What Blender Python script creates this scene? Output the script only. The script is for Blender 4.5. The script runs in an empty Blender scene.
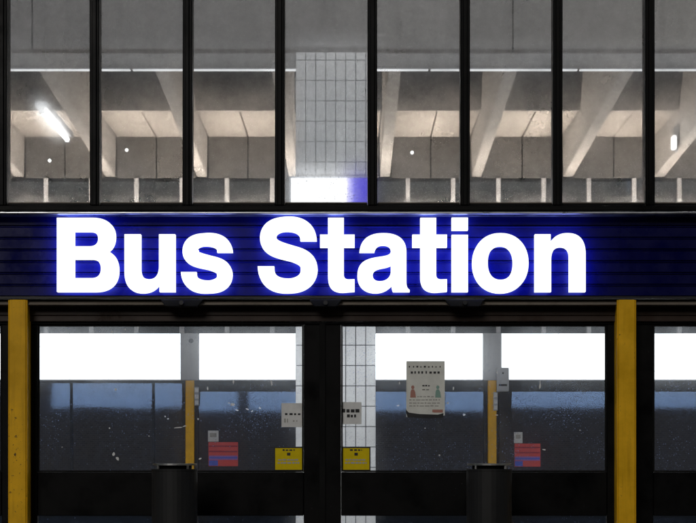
import bpy, bmesh, math, random
from mathutils import Vector, Matrix

random.seed(7)
sc = bpy.context.scene
col = sc.collection

# ------------------------------------------------------------------ camera
EYE, F, CX, HY = 1.2, 1550.0, 350.0, 462.0      # eye height, focal length and vanishing point in photo pixels
W0, H0 = 696.0, 523.0
cam_d = bpy.data.cameras.new('camera')
cam = bpy.data.objects.new('camera', cam_d)
col.objects.link(cam)
cam.location = (0, 0, EYE)
cam.rotation_euler = (math.radians(90), 0, 0)
cam_d.sensor_width = 36.0
cam_d.lens = 36.0 * F / W0
cam_d.shift_x = -(CX - W0 / 2) / W0
cam_d.shift_y = (HY - H0 / 2) / W0
cam_d.clip_start = 0.1
cam_d.clip_end = 2000.0
sc.camera = cam

# ------------------------------------------------------------------ sky, sun, exposure (dusk, almost night)
SUN_EL, SUN_AZ = math.radians(14.0), math.radians(160.0)
world = bpy.data.worlds.new('World')
sc.world = world
world.use_nodes = True
wn = world.node_tree
wn.nodes.clear()
sky = wn.nodes.new('ShaderNodeTexSky')
sky.sky_type = 'NISHITA'
sky.sun_disc = False
sky.sun_elevation = SUN_EL
sky.sun_rotation = SUN_AZ
bg = wn.nodes.new('ShaderNodeBackground')
bg.inputs['Strength'].default_value = 0.03
wo = wn.nodes.new('ShaderNodeOutputWorld')
wn.links.new(sky.outputs[0], bg.inputs[0])
wn.links.new(bg.outputs[0], wo.inputs[0])

sun_d = bpy.data.lights.new('sun', 'SUN')
sun_d.energy = 0.9
sun_d.angle = math.radians(20)
sun_d.color = (1.0, 0.95, 0.88)
sun = bpy.data.objects.new('sun', sun_d)
col.objects.link(sun)
sun.location = (-4, -8, 12)
sun.rotation_euler = (math.radians(62), 0, math.radians(-18))

sc.view_settings.view_transform = 'Standard'
sc.view_settings.look = 'None'
sc.view_settings.exposure = 0.0
sc.view_settings.gamma = 1.0
sc.view_settings.use_curve_mapping = False
sc.render.engine = 'CYCLES'
sc.cycles.use_denoising = True
sc.cycles.max_bounces = 6
sc.cycles.diffuse_bounces = 3
sc.cycles.glossy_bounces = 3
sc.cycles.transmission_bounces = 4
sc.cycles.transparent_max_bounces = 16
sc.cycles.caustics_reflective = False
sc.cycles.caustics_refractive = False
sc.cycles.sample_clamp_indirect = 6.0

# ------------------------------------------------------------------ helpers: pixels to places
YN, YC, YF = 10.0, 15.5, 20.4                   # street front, tiled column, far front (metres from the eye)
def PX(px, Y=YN): return (px - CX) * Y / F
def PZ(py, Y=YN): return EYE + (HY - py) * Y / F

# ------------------------------------------------------------------ materials
MATS = {}
class NT:
    def __init__(s, name):
        s.m = bpy.data.materials.new(name); s.m.use_nodes = True
        s.t = s.m.node_tree; s.t.nodes.clear()
        s.out = s.t.nodes.new('ShaderNodeOutputMaterial')
        MATS[name] = s.m
    def n(s, typ, **kw):
        nd = s.t.nodes.new('ShaderNode' + typ)
        for k, v in kw.items():
            if k in nd.inputs.keys(): nd.inputs[k].default_value = v
            else: setattr(nd, k, v)
        return nd
    def l(s, a, b): s.t.links.new(a, b)
    def pos(s, scale=(1, 1, 1)):
        g = s.n('NewGeometry'); mp = s.n('Mapping'); mp.inputs['Scale'].default_value = scale
        s.l(g.outputs['Position'], mp.inputs['Vector']); return mp.outputs[0]
    def noise(s, scale, detail=4, rough=0.55, vec=None, sc3=(1, 1, 1)):
        nd = s.n('TexNoise'); nd.inputs['Scale'].default_value = scale
        nd.inputs['Detail'].default_value = detail; nd.inputs['Roughness'].default_value = rough
        s.l(vec or s.pos(sc3), nd.inputs['Vector']); return nd.outputs[0]
    def ramp(s, fac, stops):
        r = s.n('ValToRGB'); e = r.color_ramp.elements
        while len(e) < len(stops): e.new(0.5)
        for el, (p, c) in zip(e, stops):
            el.position = p; el.color = (*c, 1) if isinstance(c, tuple) else (c, c, c, 1)
        s.l(fac, r.inputs[0]); return r.outputs[0]
    def math(s, op, a, b=0.0):
        nd = s.n('Math', operation=op)
        for i, v in enumerate((a, b)):
            if isinstance(v, (int, float)): nd.inputs[i].default_value = v
            else: s.l(v, nd.inputs[i])
        return nd.outputs[0]
    def mix(s, fac, a, b, mode='MIX'):
        nd = s.n('Mix', data_type='RGBA', blend_type=mode)
        for i, v in ((0, fac), (6, a), (7, b)):
            if isinstance(v, (int, float)): nd.inputs[i].default_value = v
            elif isinstance(v, tuple): nd.inputs[i].default_value = (*v, 1)
            else: s.l(v, nd.inputs[i])
        return nd.outputs[2]
    def bsdf(s, color, rough=0.5, metal=0.0, bump=None, bstr=0.2, bdist=0.01, spec=0.5):
        b = s.n('BsdfPrincipled')
        for k, v in (('Base Color', color), ('Roughness', rough), ('Metallic', metal), ('Specular IOR Level', spec)):
            if isinstance(v, (int, float)): b.inputs[k].default_value = v
            elif isinstance(v, tuple): b.inputs[k].default_value = (*v, 1)
            else: s.l(v, b.inputs[k])
        if bump is not None:
            bp = s.n('Bump'); bp.inputs['Strength'].default_value = bstr; bp.inputs['Distance'].default_value = bdist
            s.l(bump, bp.inputs['Height']); s.l(bp.outputs[0], b.inputs['Normal'])
        s.l(b.outputs[0], s.out.inputs[0]); return b

def concrete(name, base, dark=0.55, warm=0.0, streak=True):
    t = NT(name)
    n1 = t.noise(0.9, 6, 0.6); n2 = t.noise(9, 6, 0.65); n3 = t.noise(120, 3, 0.6)
    c0 = tuple(base * (1 + warm * k) for k in (0.7, -0.1, -0.8))
    c1 = tuple(v * dark for v in c0)
    c = t.mix(t.ramp(n1, [(0.32, 0.0), (0.68, 1.0)]), c1, c0)
    c = t.mix(t.ramp(n2, [(0.35, 0.35), (0.6, 0.0)]), c, tuple(v * 0.45 for v in c0))
    if streak:
        n4 = t.noise(3.5, 5, 0.6, sc3=(3, 3, 0.22))
        c = t.mix(t.ramp(n4, [(0.5, 0.0), (0.72, 0.45)]), c, tuple(v * 0.4 for v in c0))
    # pits left by air bubbles
    v = t.n('TexVoronoi'); v.inputs['Scale'].default_value = 26
    t.l(t.pos(), v.inputs['Vector'])
    pit = t.ramp(v.outputs['Distance'], [(0.05, 1.0), (0.11, 0.0)])
    c = t.mix(t.math('MULTIPLY', pit, 0.5), c, (0.03, 0.028, 0.025))
    h = t.math('SUBTRACT', t.math('ADD', n3, t.math('MULTIPLY', n2, 0.6)), pit)
    t.bsdf(c, t.ramp(n2, [(0.3, 0.72), (0.7, 0.92)]), 0, h, 0.35, 0.006)
    return t.m

concrete('concrete_face', 0.27, 0.72, 0.07)
concrete('concrete_band', 0.32, 0.7, 0.05)
concrete('concrete_rib', 0.46, 0.75, 0.06)
concrete('concrete_soffit', 0.5, 0.8, 0.1)
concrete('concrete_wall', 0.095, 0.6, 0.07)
concrete('concrete_dark', 0.22, 0.7)
concrete('concrete_canopy', 0.3, 0.6, -0.05)

def paint(name, rgb, rough=0.45, chips=0.0, chipcol=(0.05, 0.04, 0.03), grime=0.35, metal=0.0, spec=0.5):
    t = NT(name)
    n1 = t.noise(4, 6, 0.65); n2 = t.noise(45, 4, 0.7)
    ns = t.noise(3, 5, 0.6, sc3=(8, 8, 0.5))
    c = t.mix(t.ramp(n1, [(0.35, grime), (0.7, 0.0)]), rgb, tuple(v * 0.45 for v in rgb))
    c = t.mix(t.ramp(ns, [(0.52, 0.0), (0.75, grime)]), c, tuple(v * 0.35 for v in rgb))
    if chips:
        m = t.math('MULTIPLY', t.ramp(n2, [(0.72 - chips, 0.0), (0.74 - chips, 1.0)]), t.ramp(n1, [(0.5, 0.0), (0.6, 1.0)]))
        c = t.mix(m, c, chipcol)
    t.bsdf(c, t.ramp(n1, [(0.3, max(rough - 0.12, 0.05)), (0.7, min(rough + 0.2, 1))]), metal, n2, 0.08, 0.003, spec)
    return t.m
paint('black_frame', (0.0016, 0.0016, 0.0018), 0.4, 0.06, (0.02, 0.019, 0.018), spec=0.12)
paint('brown_anodised', (0.03, 0.017, 0.012), 0.36, 0.0, spec=0.35)
paint('aluminium', (0.52, 0.53, 0.55), 0.32, 0.0, metal=1.0)
paint('dull_aluminium', (0.17, 0.145, 0.12), 0.5, 0.0, spec=0.3)
paint('yellow_paint', (0.90, 0.49, 0.012), 0.42, 0.09, (0.10, 0.06, 0.02), 0.55, spec=0.2)
paint('sign_blue', (0.0016, 0.0026, 0.05), 0.28, 0.0, grime=0.3, spec=0.14)
paint('sign_black', (0.006, 0.006, 0.01), 0.4)
paint('white_post', (0.40, 0.40, 0.41), 0.5, 0.03, (0.2, 0.18, 0.16), 0.25)
paint('grey_panel', (0.42, 0.43, 0.45), 0.45, 0.0, grime=0.25)
paint('dark_panel', (0.018, 0.019, 0.022), 0.5, spec=0.3)
paint('bin_grey', (0.014, 0.014, 0.0145), 0.5, 0.05, (0.05, 0.05, 0.05), spec=0.3)
paint('steel', (0.5, 0.5, 0.5), 0.3, metal=1.0)
paint('ink', (0.02, 0.02, 0.022), 0.7)
paint('print_red', (0.62, 0.08, 0.07), 0.6, grime=0.1)
paint('print_dark_red', (0.30, 0.03, 0.05), 0.6, grime=0.1)
paint('print_blue', (0.07, 0.12, 0.55), 0.6, grime=0.1)
paint('print_violet', (0.28, 0.14, 0.42), 0.6, grime=0.1)
paint('print_green', (0.22, 0.36, 0.31), 0.65, grime=0.1)
paint('print_brown', (0.40, 0.18, 0.14), 0.65, grime=0.1)
paint('print_grey', (0.42, 0.41, 0.38), 0.65, grime=0.2)
paint('rubber', (0.006, 0.006, 0.006), 0.8, spec=0.15)

def sheet_mat(name, rgb, through):
    t = NT(name)
    n1 = t.noise(14, 5, 0.6)
    c = t.mix(t.ramp(n1, [(0.4, 0.25), (0.7, 0.0)]), rgb, tuple(v * 0.6 for v in rgb))
    d = t.n('BsdfDiffuse'); l = t.n('BsdfTranslucent'); t.l(c, d.inputs[0]); t.l(c, l.inputs[0])
    m = t.n('MixShader'); m.inputs[0].default_value = through
    t.l(d.outputs[0], m.inputs[1]); t.l(l.outputs[0], m.inputs[2]); t.l(m.outputs[0], t.out.inputs[0])
sheet_mat('paper', (0.92, 0.92, 0.88), 0.55)
sheet_mat('paper_white', (0.9, 0.9, 0.89), 0.4)
sheet_mat('fleck', (0.95, 0.95, 0.95), 0.5)
sheet_mat('notice_yellow', (0.92, 0.72, 0.02), 0.3)
def tiles_mat():
    t = NT('white_tile')
    n1 = t.noise(2.2, 4, 0.6); n2 = t.noise(30, 3, 0.6)
    info = t.n('ObjectInfo')
    c = t.mix(t.ramp(n1, [(0.35, 0.0), (0.7, 1.0)]), (0.56, 0.56, 0.56), (0.66, 0.66, 0.655))
    c = t.mix(t.math('MULTIPLY', info.outputs['Random'], 0.16), c, (0.35, 0.35, 0.34))
    c = t.mix(t.ramp(n2, [(0.55, 0.0), (0.75, 0.3)]), c, (0.36, 0.35, 0.33))
    t.bsdf(c, 0.24, 0, n2, 0.06, 0.002)
tiles_mat()
paint('grout', (0.035, 0.035, 0.036), 0.9)

def floor_mat():
    t = NT('terrazzo')
    v = t.n('TexVoronoi'); v.inputs['Scale'].default_value = 70; t.l(t.pos(), v.inputs['Vector'])
    n = t.noise(1.3, 5, 0.6)
    c = t.mix(t.ramp(v.outputs['Distance'], [(0.2, 0.0), (0.5, 0.5)]), (0.17, 0.165, 0.16), (0.30, 0.29, 0.28))
    c = t.mix(t.ramp(n, [(0.4, 0.5), (0.65, 0.0)]), c, (0.1, 0.098, 0.095))
    t.bsdf(c, 0.3)
    t = NT('paving')
    n = t.noise(1.5, 6, 0.65); n2 = t.noise(70, 3)
    c = t.mix(t.ramp(n, [(0.35, 0.0), (0.7, 1.0)]), (0.09, 0.088, 0.085), (0.17, 0.165, 0.16))
    t.bsdf(c, 0.7, 0, n2, 0.3, 0.004)
    t = NT('asphalt')
    n = t.noise(0.4, 6, 0.65); n2 = t.noise(90, 3)
    c = t.mix(t.ramp(n, [(0.35, 0.0), (0.7, 1.0)]), (0.03, 0.03, 0.031), (0.06, 0.059, 0.058))
    t.bsdf(c, 0.75, 0, n2, 0.4, 0.006)
floor_mat()

def brick_mat():
    t = NT('dark_brick')
    b = t.n('TexBrick'); b.inputs['Scale'].default_value = 4
    b.inputs['Color1'].default_value = (0.05, 0.045, 0.05, 1); b.inputs['Color2'].default_value = (0.035, 0.03, 0.035, 1)
    b.inputs['Mortar'].default_value = (0.07, 0.07, 0.07, 1)
    mp = t.n('Mapping'); g = t.n('NewGeometry'); mp.inputs['Rotation'].default_value = (math.radians(90), 0, 0)
    t.l(g.outputs['Position'], mp.inputs['Vector']); t.l(mp.outputs[0], b.inputs['Vector'])
    t.bsdf(b.outputs[0], 0.85)
brick_mat()

def glass(name, film=0.02, speck=0.5, haze=0.2, tint=(0.96, 0.955, 0.955), ior=1.5, grad=None, wave=0.0, filmcol=(0.62, 0.62, 0.64)):
    """dirty glazing: clear pane with a mirror reflection, a thin film of dust and small dried drops"""
    t = NT(name)
    tr = t.n('BsdfTransparent'); tr.inputs[0].default_value = (*tint, 1)
    gl = t.n('BsdfGlossy'); gl.inputs['Roughness'].default_value = 0.015
    gl.inputs['Color'].default_value = (0.80, 0.90, 1.0, 1)
    fr = t.n('Fresnel'); fr.inputs['IOR'].default_value = ior
    if wave:
        bp = t.n('Bump'); bp.inputs['Strength'].default_value = wave; bp.inputs['Distance'].default_value = 0.02
        t.l(t.noise(0.9, 1, 0.4), bp.inputs['Height']); t.l(bp.outputs[0], gl.inputs['Normal'])
    big = t.noise(2.2, 5, 0.65)
    patch = t.ramp(big, [(0.38, 0.15), (0.68, 1.0)])
    rf = t.n('BsdfRefraction'); rf.inputs['IOR'].default_value = 1.09; rf.inputs['Roughness'].default_value = 0.5
    rf.inputs['Color'].default_value = (0.97, 0.97, 0.98, 1)
    mh = t.n('MixShader'); t.l(t.math('MULTIPLY', t.math('ADD', patch, 0.35), haze), mh.inputs[0]); t.l(tr.outputs[0], mh.inputs[1]); t.l(rf.outputs[0], mh.inputs[2])
    m1 = t.n('MixShader'); t.l(fr.outputs[0], m1.inputs[0]); t.l(mh.outputs[0], m1.inputs[1]); t.l(gl.outputs[0], m1.inputs[2])
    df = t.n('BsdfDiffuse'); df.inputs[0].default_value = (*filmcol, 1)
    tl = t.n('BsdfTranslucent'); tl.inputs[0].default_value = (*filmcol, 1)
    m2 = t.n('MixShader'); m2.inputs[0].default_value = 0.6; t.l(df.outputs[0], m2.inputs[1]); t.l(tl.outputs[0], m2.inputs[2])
    v = t.n('TexVoronoi'); v.inputs['Scale'].default_value = 75; t.l(t.pos(), v.inputs['Vector'])
    keep = t.ramp(t.n('SeparateColor').outputs[0], [(0.68, 0.0), (0.72, 1.0)])
    sep = keep.node.inputs[0].links[0].from_node
    t.l(v.outputs['Color'], sep.inputs[0])
    drop = t.math('MULTIPLY', t.ramp(v.outputs['Distance'], [(0.10, 1.0), (0.26, 0.0)]), keep)
    fine = t.ramp(t.noise(170, 2, 0.6), [(0.56, 0.0), (0.72, 1.0)])
    smear = t.ramp(t.noise(5, 5, 0.7, sc3=(5, 5, 0.6)), [(0.45, 0.0), (0.75, 1.0)])
    d = t.math('MULTIPLY', t.math('ADD', t.math('MULTIPLY', drop, 1.1), t.math('MULTIPLY', fine, 0.5)), speck)
    d = t.math('MULTIPLY', d, patch)
    if grad:      # dust thickens towards the sill, where rain splashes it
        sx = t.n('SeparateXYZ'); g = t.n('NewGeometry'); t.l(g.outputs['Position'], sx.inputs[0])
        mr = t.n('MapRange'); mr.inputs[1].default_value = grad[0]; mr.inputs[2].default_value = grad[1]
        mr.inputs[3].default_value = grad[2]; mr.inputs[4].default_value = 1.0
        t.l(sx.outputs['Z'], mr.inputs[0]); d = t.math('MULTIPLY', d, mr.outputs[0])
    d = t.math('ADD', d, t.math('MULTIPLY', t.math('ADD', t.math('MULTIPLY', patch, 0.7), t.math('MULTIPLY', smear, 0.6)), film))
    d = t.math('MINIMUM', d, 0.9)
    m3 = t.n('MixShader'); t.l(d, m3.inputs[0]); t.l(m1.outputs[0], m3.inputs[1]); t.l(m2.outputs[0], m3.inputs[2])
    t.l(m3.outputs[0], t.out.inputs[0])
    return t.m
glass('glass_upper', 0.075, 1.0, 0.42, grad=(PZ(205), PZ(140), 3.5))
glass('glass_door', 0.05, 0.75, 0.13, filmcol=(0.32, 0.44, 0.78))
def clear_glass(name, ior, wave=0.0, face=True):
    t = NT(name)
    tr = t.n('BsdfTransparent'); tr.inputs[0].default_value = (0.92, 0.95, 0.97, 1)
    if not face: t.l(tr.outputs[0], t.out.inputs[0]); return
    gl = t.n('BsdfGlossy'); gl.inputs['Roughness'].default_value = 0.048; gl.inputs['Color'].default_value = (0.22, 0.33, 0.54, 1)
    fr = t.n('Fresnel'); fr.inputs['IOR'].default_value = ior
    if wave:
        bp = t.n('Bump'); bp.inputs['Strength'].default_value = wave; bp.inputs['Distance'].default_value = 0.02
        t.l(t.noise(0.9, 1, 0.4), bp.inputs['Height']); t.l(bp.outputs[0], gl.inputs['Normal'])
    m1 = t.n('MixShader'); t.l(fr.outputs[0], m1.inputs[0]); t.l(tr.outputs[0], m1.inputs[1]); t.l(gl.outputs[0], m1.inputs[2])
    t.l(m1.outputs[0], t.out.inputs[0])
clear_glass('glass_far', 1.52)
clear_glass('glass_far_wavy', 1.52, 0.12)
clear_glass('glass_clear', 1.5, face=False)
def pane(name, x0, x1, y0, y1, z0, z1, mat, parent):
    '''a glass sheet: its street face carries reflection and dirt, the other faces are clear'''
    o = box(name, x0, x1, y0, y1, z0, z1, mat, parent)
    o.data.materials.append(MATS['glass_clear'])
    for p in o.data.polygons:
        if p.normal.y > -0.5: p.material_index = 1
    return o

def emit(name, rgb, strength, back=None):
    t = NT(name)
    e = t.n('Emission'); e.inputs[0].default_value = (*rgb, 1); e.inputs[1].default_value = strength
    t.l(e.outputs[0], t.out.inputs[0]); return t.m
emit('letter_face', (0.97, 1.0, 1.0), 1.6)
emit('letter_halo', (0.14, 0.20, 1.0), 20.0)
def lightbox():
    t = NT('lightbox_face')
    g = t.n('NewGeometry')
    w = t.ramp(t.noise(1.3, 3, 0.5, sc3=(1, 1, 0.5)), [(0.35, 1.9), (0.7, 2.8)])
    e = t.n('Emission'); e.inputs[0].default_value = (0.93, 0.975, 1.0, 1); t.l(w, e.inputs[1]); t.l(e.outputs[0], t.out.inputs[0])
lightbox()
emit('inner_lightbox_face', (0.92, 0.96, 1.0), 14.0)
emit('tube', (1.0, 0.97, 0.92), 7.0)
emit('added_tube', (1.0, 0.92, 0.86), 42.0)  # strong glow of the unseen ceiling tubes added to light the beam
emit('added_warm_tube', (1.0, 0.86, 0.72), 150.0)  # glow of the hidden uplights added for the cream ceiling bays
emit('strip_light', (1.0, 1.0, 1.0), 1.15)
emit('small_lamp', (1.0, 0.98, 0.92), 3.0)
emit('column_sign_white', (1.0, 1.0, 1.0), 1.7)
def print_sign():
    t = NT('column_sign_blue')
    g = t.n('NewGeometry'); sx = t.n('SeparateXYZ'); t.l(g.outputs['Position'], sx.inputs[0])
    x = t.math('ADD', sx.outputs['X'], t.math('MULTIPLY', t.math('SUBTRACT', t.noise(14, 4), 0.5), 0.07))
    mr = t.n('MapRange'); mr.inputs[1].default_value = PX(343, 15.285); mr.inputs[2].default_value = PX(359, 15.285); t.l(x, mr.inputs[0])
    c = t.ramp(mr.outputs[0], [(0.0, (2.4, 2.4, 2.4)), (0.3, (0.9, 0.85, 1.3)), (0.7, (0.12, 0.10, 0.85)), (1.0, (0.10, 0.08, 0.75))])
    e = t.n('Emission'); t.l(c, e.inputs[0]); t.l(e.outputs[0], t.out.inputs[0])
print_sign()

# ------------------------------------------------------------------ helpers: meshes
def tag(o, label=None, cat=None, group=None, kind=None):
    if label: o['label'] = label
    if cat: o['category'] = cat
    if group: o['group'] = group
    if kind: o['kind'] = kind
    return o
def thing(name, loc, label, cat, group=None):
    o = bpy.data.objects.new(name, None); col.objects.link(o)
    o.empty_display_size = 0.1
    o.location = loc
    return tag(o, label, cat, group)
def wloc(o):
    v = Vector(o.location)
    while o.parent:
        o = o.parent; v += Vector(o.location)
    return v
def link(name, me, mat, parent=None, origin=None):
    """mesh in world coordinates -> object whose origin sits at `origin` (default: its centre)"""
    if origin is None:
        vs = [v.co for v in me.vertices]
        lo = [min(v[i] for v in vs) for i in range(3)]; hi = [max(v[i] for v in vs) for i in range(3)]
        origin = Vector(((lo[0] + hi[0]) / 2, (lo[1] + hi[1]) / 2, lo[2]))
    origin = Vector(origin)
    me.transform(Matrix.Translation(-origin))
    if mat: me.materials.append(MATS[mat])
    o = bpy.data.objects.new(name, me); col.objects.link(o)
    if parent:
        o.parent = parent; o.location = origin - wloc(parent)
    else: o.location = origin
    return o
def from_bm(bm, name):
    me = bpy.data.meshes.new(name); bm.to_mesh(me); bm.free(); return me
def add_box(bm, x0, x1, y0, y1, z0, z1, bev=0.0):
    x0, x1 = sorted((x0, x1)); y0, y1 = sorted((y0, y1)); z0, z1 = sorted((z0, z1))
    r = bmesh.ops.create_cube(bm, size=1.0)
    for v in r['verts']:
        v.co = Vector(((v.co.x + .5) * (x1 - x0) + x0, (v.co.y + .5) * (y1 - y0) + y0, (v.co.z + .5) * (z1 - z0) + z0))
    if bev:
        es = list({e for v in r['verts'] for e in v.link_edges})
        bmesh.ops.bevel(bm, geom=es, offset=bev, segments=1, affect='EDGES', clamp_overlap=True)
def box(name, x0, x1, y0, y1, z0, z1, mat, parent=None, bev=0.0):
    bm = bmesh.new(); add_box(bm, x0, x1, y0, y1, z0, z1, bev)
    return link(name, from_bm(bm, name), mat, parent)
def pbox(name, px0, px1, py0, py1, Y, thick, mat, parent=None, bev=0.0):
    """a box whose front face covers a photo rectangle at depth Y"""
    return box(name, PX(px0, Y), PX(px1, Y), Y, Y + thick, PZ(py0, Y), PZ(py1, Y), mat, parent, bev)
def prism_x(name, prof, x0, x1, mat, parent=None):
    """profile of (y, z) points run along x"""
    bm = bmesh.new()
    a = [bm.verts.new((x0, y, z)) for y, z in prof]; b = [bm.verts.new((x1, y, z)) for y, z in prof]
    n = len(prof)
    bm.faces.new(a); bm.faces.new(b[::-1])
    for i in range(n): bm.faces.new((a[i], b[i], b[(i + 1) % n], a[(i + 1) % n]))
    bmesh.ops.recalc_face_normals(bm, faces=bm.faces)
    return link(name, from_bm(bm, name), mat, parent)
def add_cyl(bm, c, r, h, axis='Z', seg=20, r2=None):
    M = Matrix.Translation(Vector(c))
    if axis == 'Y': M = M @ Matrix.Rotation(math.radians(-90), 4, 'X')
    if axis == 'X': M = M @ Matrix.Rotation(math.radians(90), 4, 'Y')
    bmesh.ops.create_cone(bm, cap_ends=True, segments=seg, radius1=r, radius2=r if r2 is None else r2, depth=h, matrix=M)
def cyl(name, c, r, h, mat, parent=None, axis='Z', seg=20, r2=None):
    bm = bmesh.new(); add_cyl(bm, c, r, h, axis, seg, r2)
    return link(name, from_bm(bm, name), mat, parent)

XL, XR = -8.2, 10.6            # how far the building runs either way
BAY = 3.864                    # yellow post to yellow post
POST0 = PX(17.5, 9.83)        # the post beside the left door

# ------------------------------------------------------------------ ground
def sheet(name, x0, x1, y0, y1, z, mat, thick=0.0, kind='structure'):
    o = box(name, x0, x1, y0, y1, z - max(thick, 0.02), z, mat); tag(o, kind=kind); return o
sheet('ground', -600, 600, -600, 700, -0.16, 'asphalt')
o = sheet('pavement', -40, 40, 4.0, 9.9, -0.004, 'paving', 0.14)
sheet('floor', XL - 30, XR + 30, 9.902, 20.75, 0.0, 'terrazzo', 0.15)
sheet('far_pavement', -40, 40, 20.752, 24.5, -0.004, 'paving', 0.14)
for k in range(-17, 18):      # kerb stones at the road edge
    o_k = box('kerb_stone', k * 0.92, k * 0.92 + 0.905, 3.86, 3.996, -0.16, 0.0, 'concrete_band', o, 0.012)

# ------------------------------------------------------------------ concrete structure inside
CEIL = EYE + 5.25
o = box('ceiling', XL, XR, 10.0, 20.9, CEIL, CEIL + 0.3, 'concrete_dark'); tag(o, kind='structure')
BX0, BX1 = XL, XR
beam = tag(bpy.data.objects.new('concrete_beam', None), 'grey concrete beam across the hall above the tiled column', 'beam')
col.objects.link(beam); beam.location = (0, 15.7, PZ(67, 15.55))
zb0, zb1 = PZ(67, 15.55), PZ(53, 15.55)
# beam face cast in separate lengths, with an open joint between them
joints = [XL, PX(-430, 15.72), PX(32, 15.72), PX(513, 15.72), PX(994, 15.72), XR]
for i, (a, b) in enumerate(zip(joints[:-1], joints[1:])):
    box('cast_length', a + 0.006, b - 0.006, 15.72, 15.93, zb1 + 0.003, CEIL - 0.002, 'concrete_face', beam, 0.006)
box('lower_band', BX0, BX1, 15.55, 15.70, zb0, zb1, 'concrete_band', beam, 0.008)
box('joint_filler', BX0, BX1, 15.78, 15.90, zb1 + 0.004, CEIL - 0.005, 'rubber', beam)
for x in joints[1:-1]:
    cyl('bolt_head', (x, 15.715, zb1 + 0.03), 0.018, 0.03, 'steel', beam, 'Y', 10)
# slim light along the underside of the beam, in lengths
k = 0
x = BX0
while x < BX1 - 0.1:
    x2 = min(x + 1.5, BX1)
    t = thing('strip_light', ((x + x2) / 2, 15.62, zb0 - 0.03), 'slim white strip light along the underside of the concrete beam', 'strip light', 'strip lights under the beam')
    box('housing', x + 0.01, x2 - 0.01, 15.60, 15.66, zb0 - 0.012, zb0 - 0.001, 'white_post', t)
    box('diffuser', x + 0.012, x2 - 0.012, 15.585, 15.64, zb0 - 0.022, zb0 - 0.0125, 'strip_light', t)
    x = x2

# ribs from the beam to the far front
RS, R0 = 1.204, PX(385, YF)
ZS = PZ(137, YF)                       # soffit of the lit bays
rib_names = []
YP = F * (ZS - EYE) / (HY - 110)       # the dark cross panel stands where its foot shows
def rib(k):
    x = R0 + k * RS; w = 0.066
    bm = bmesh.new()
    ya, yb = 15.94, YF - 0.002
    za, zb = EYE + 4.04, EYE + 3.75
    pts = []
    for sx in (-1, 1):
        pts.append([bm.verts.new((x + sx * w, ya, za)), bm.verts.new((x + sx * w, yb, zb)),
                    bm.verts.new((x + sx * w * 1.25, yb, CEIL - 0.003)), bm.verts.new((x + sx * w * 1.25, ya, CEIL - 0.003))])
    A, B = pts
    bm.faces.new(A[::-1]); bm.faces.new(B)
    for i in range(4): bm.faces.new((A[i], A[(i + 1) % 4], B[(i + 1) % 4], B[i]))
    bmesh.ops.recalc_face_normals(bm, faces=bm.faces)
    bmesh.ops.bevel(bm, geom=list(bm.edges), offset=0.008, segments=1, affect='EDGES')
    o = link('concrete_rib', from_bm(bm, 'concrete_rib'), 'concrete_rib')
    lab = {-1: 'pale concrete ceiling rib partly hidden behind the tiled column', 0: 'pale concrete ceiling rib running straight back close beside the tiled column',
           3: 'pale concrete ceiling rib with a small upright lamp on its side'}.get(k, 'pale sloping concrete ceiling rib without a lamp, clear of the tiled column')
    tag(o, lab, 'rib', 'concrete ceiling ribs')
    return x
ribx = [rib(k) for k in range(-5, 6)]
for a, b in zip(ribx[:-1], ribx[1:]):
    a += 0.085; b -= 0.085
    t = thing('ceiling_bay', ((a + b) / 2, YF - 0.8, ZS), 'cream lit ceiling slab between two concrete ribs behind a dark cross panel', 'ceiling bay', 'ceiling bays between ribs')
    m = (a + b) / 2
    for px, lab in ((127, 'cream lit ceiling bay over a round lamp, between ribs clear of the column'), (412, 'cream lit ceiling bay over a round lamp beside the tiled column'),
                    (50, 'cream lit ceiling bay seen behind the hanging tube light')):
        if a < PX(px, YF) < b: t['label'] = lab
    for u, v in ((a, m - 0.008), (m + 0.008, b)):
        box('soffit_slab', u, v, YP + 0.062, YF - 0.004, ZS, ZS + 0.12, 'concrete_soffit', t, 0.004)
        # the far wall over the windows is cast in two as well
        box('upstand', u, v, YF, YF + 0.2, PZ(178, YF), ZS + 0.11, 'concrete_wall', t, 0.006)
    box('cross_panel', a, b, YP, YP + 0.058, ZS + 0.012, CEIL - 0.004, 'concrete_dark', t)
    box('nosing', a, b, YP - 0.012, YP + 0.05, ZS - 0.012, ZS + 0.008, 'concrete_rib', t)
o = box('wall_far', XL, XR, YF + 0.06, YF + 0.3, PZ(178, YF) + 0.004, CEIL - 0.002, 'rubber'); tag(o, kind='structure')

# outside beyond the far front: canopy, apron and the block opposite
o = prism_x('far_canopy', [(20.75, EYE + 3.95), (32, EYE + 2.65), (32, EYE + 3.3), (20.75, EYE + 4.3)], XL - 4, XR + 4, 'concrete_canopy')
tag(o, 'dark concrete canopy outside beyond the far glazing', 'canopy')
o = box('opposite_building', -40, 40, 48, 60, -0.15, 16, 'dark_brick'); tag(o, 'dark brick block across the bus apron beyond the far glazing', 'building')

o = box('street_building', -45, 45, -34, -24, -0.15, 13, 'dark_brick'); tag(o, 'dark brick building across the street from the entrance', 'building')

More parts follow.
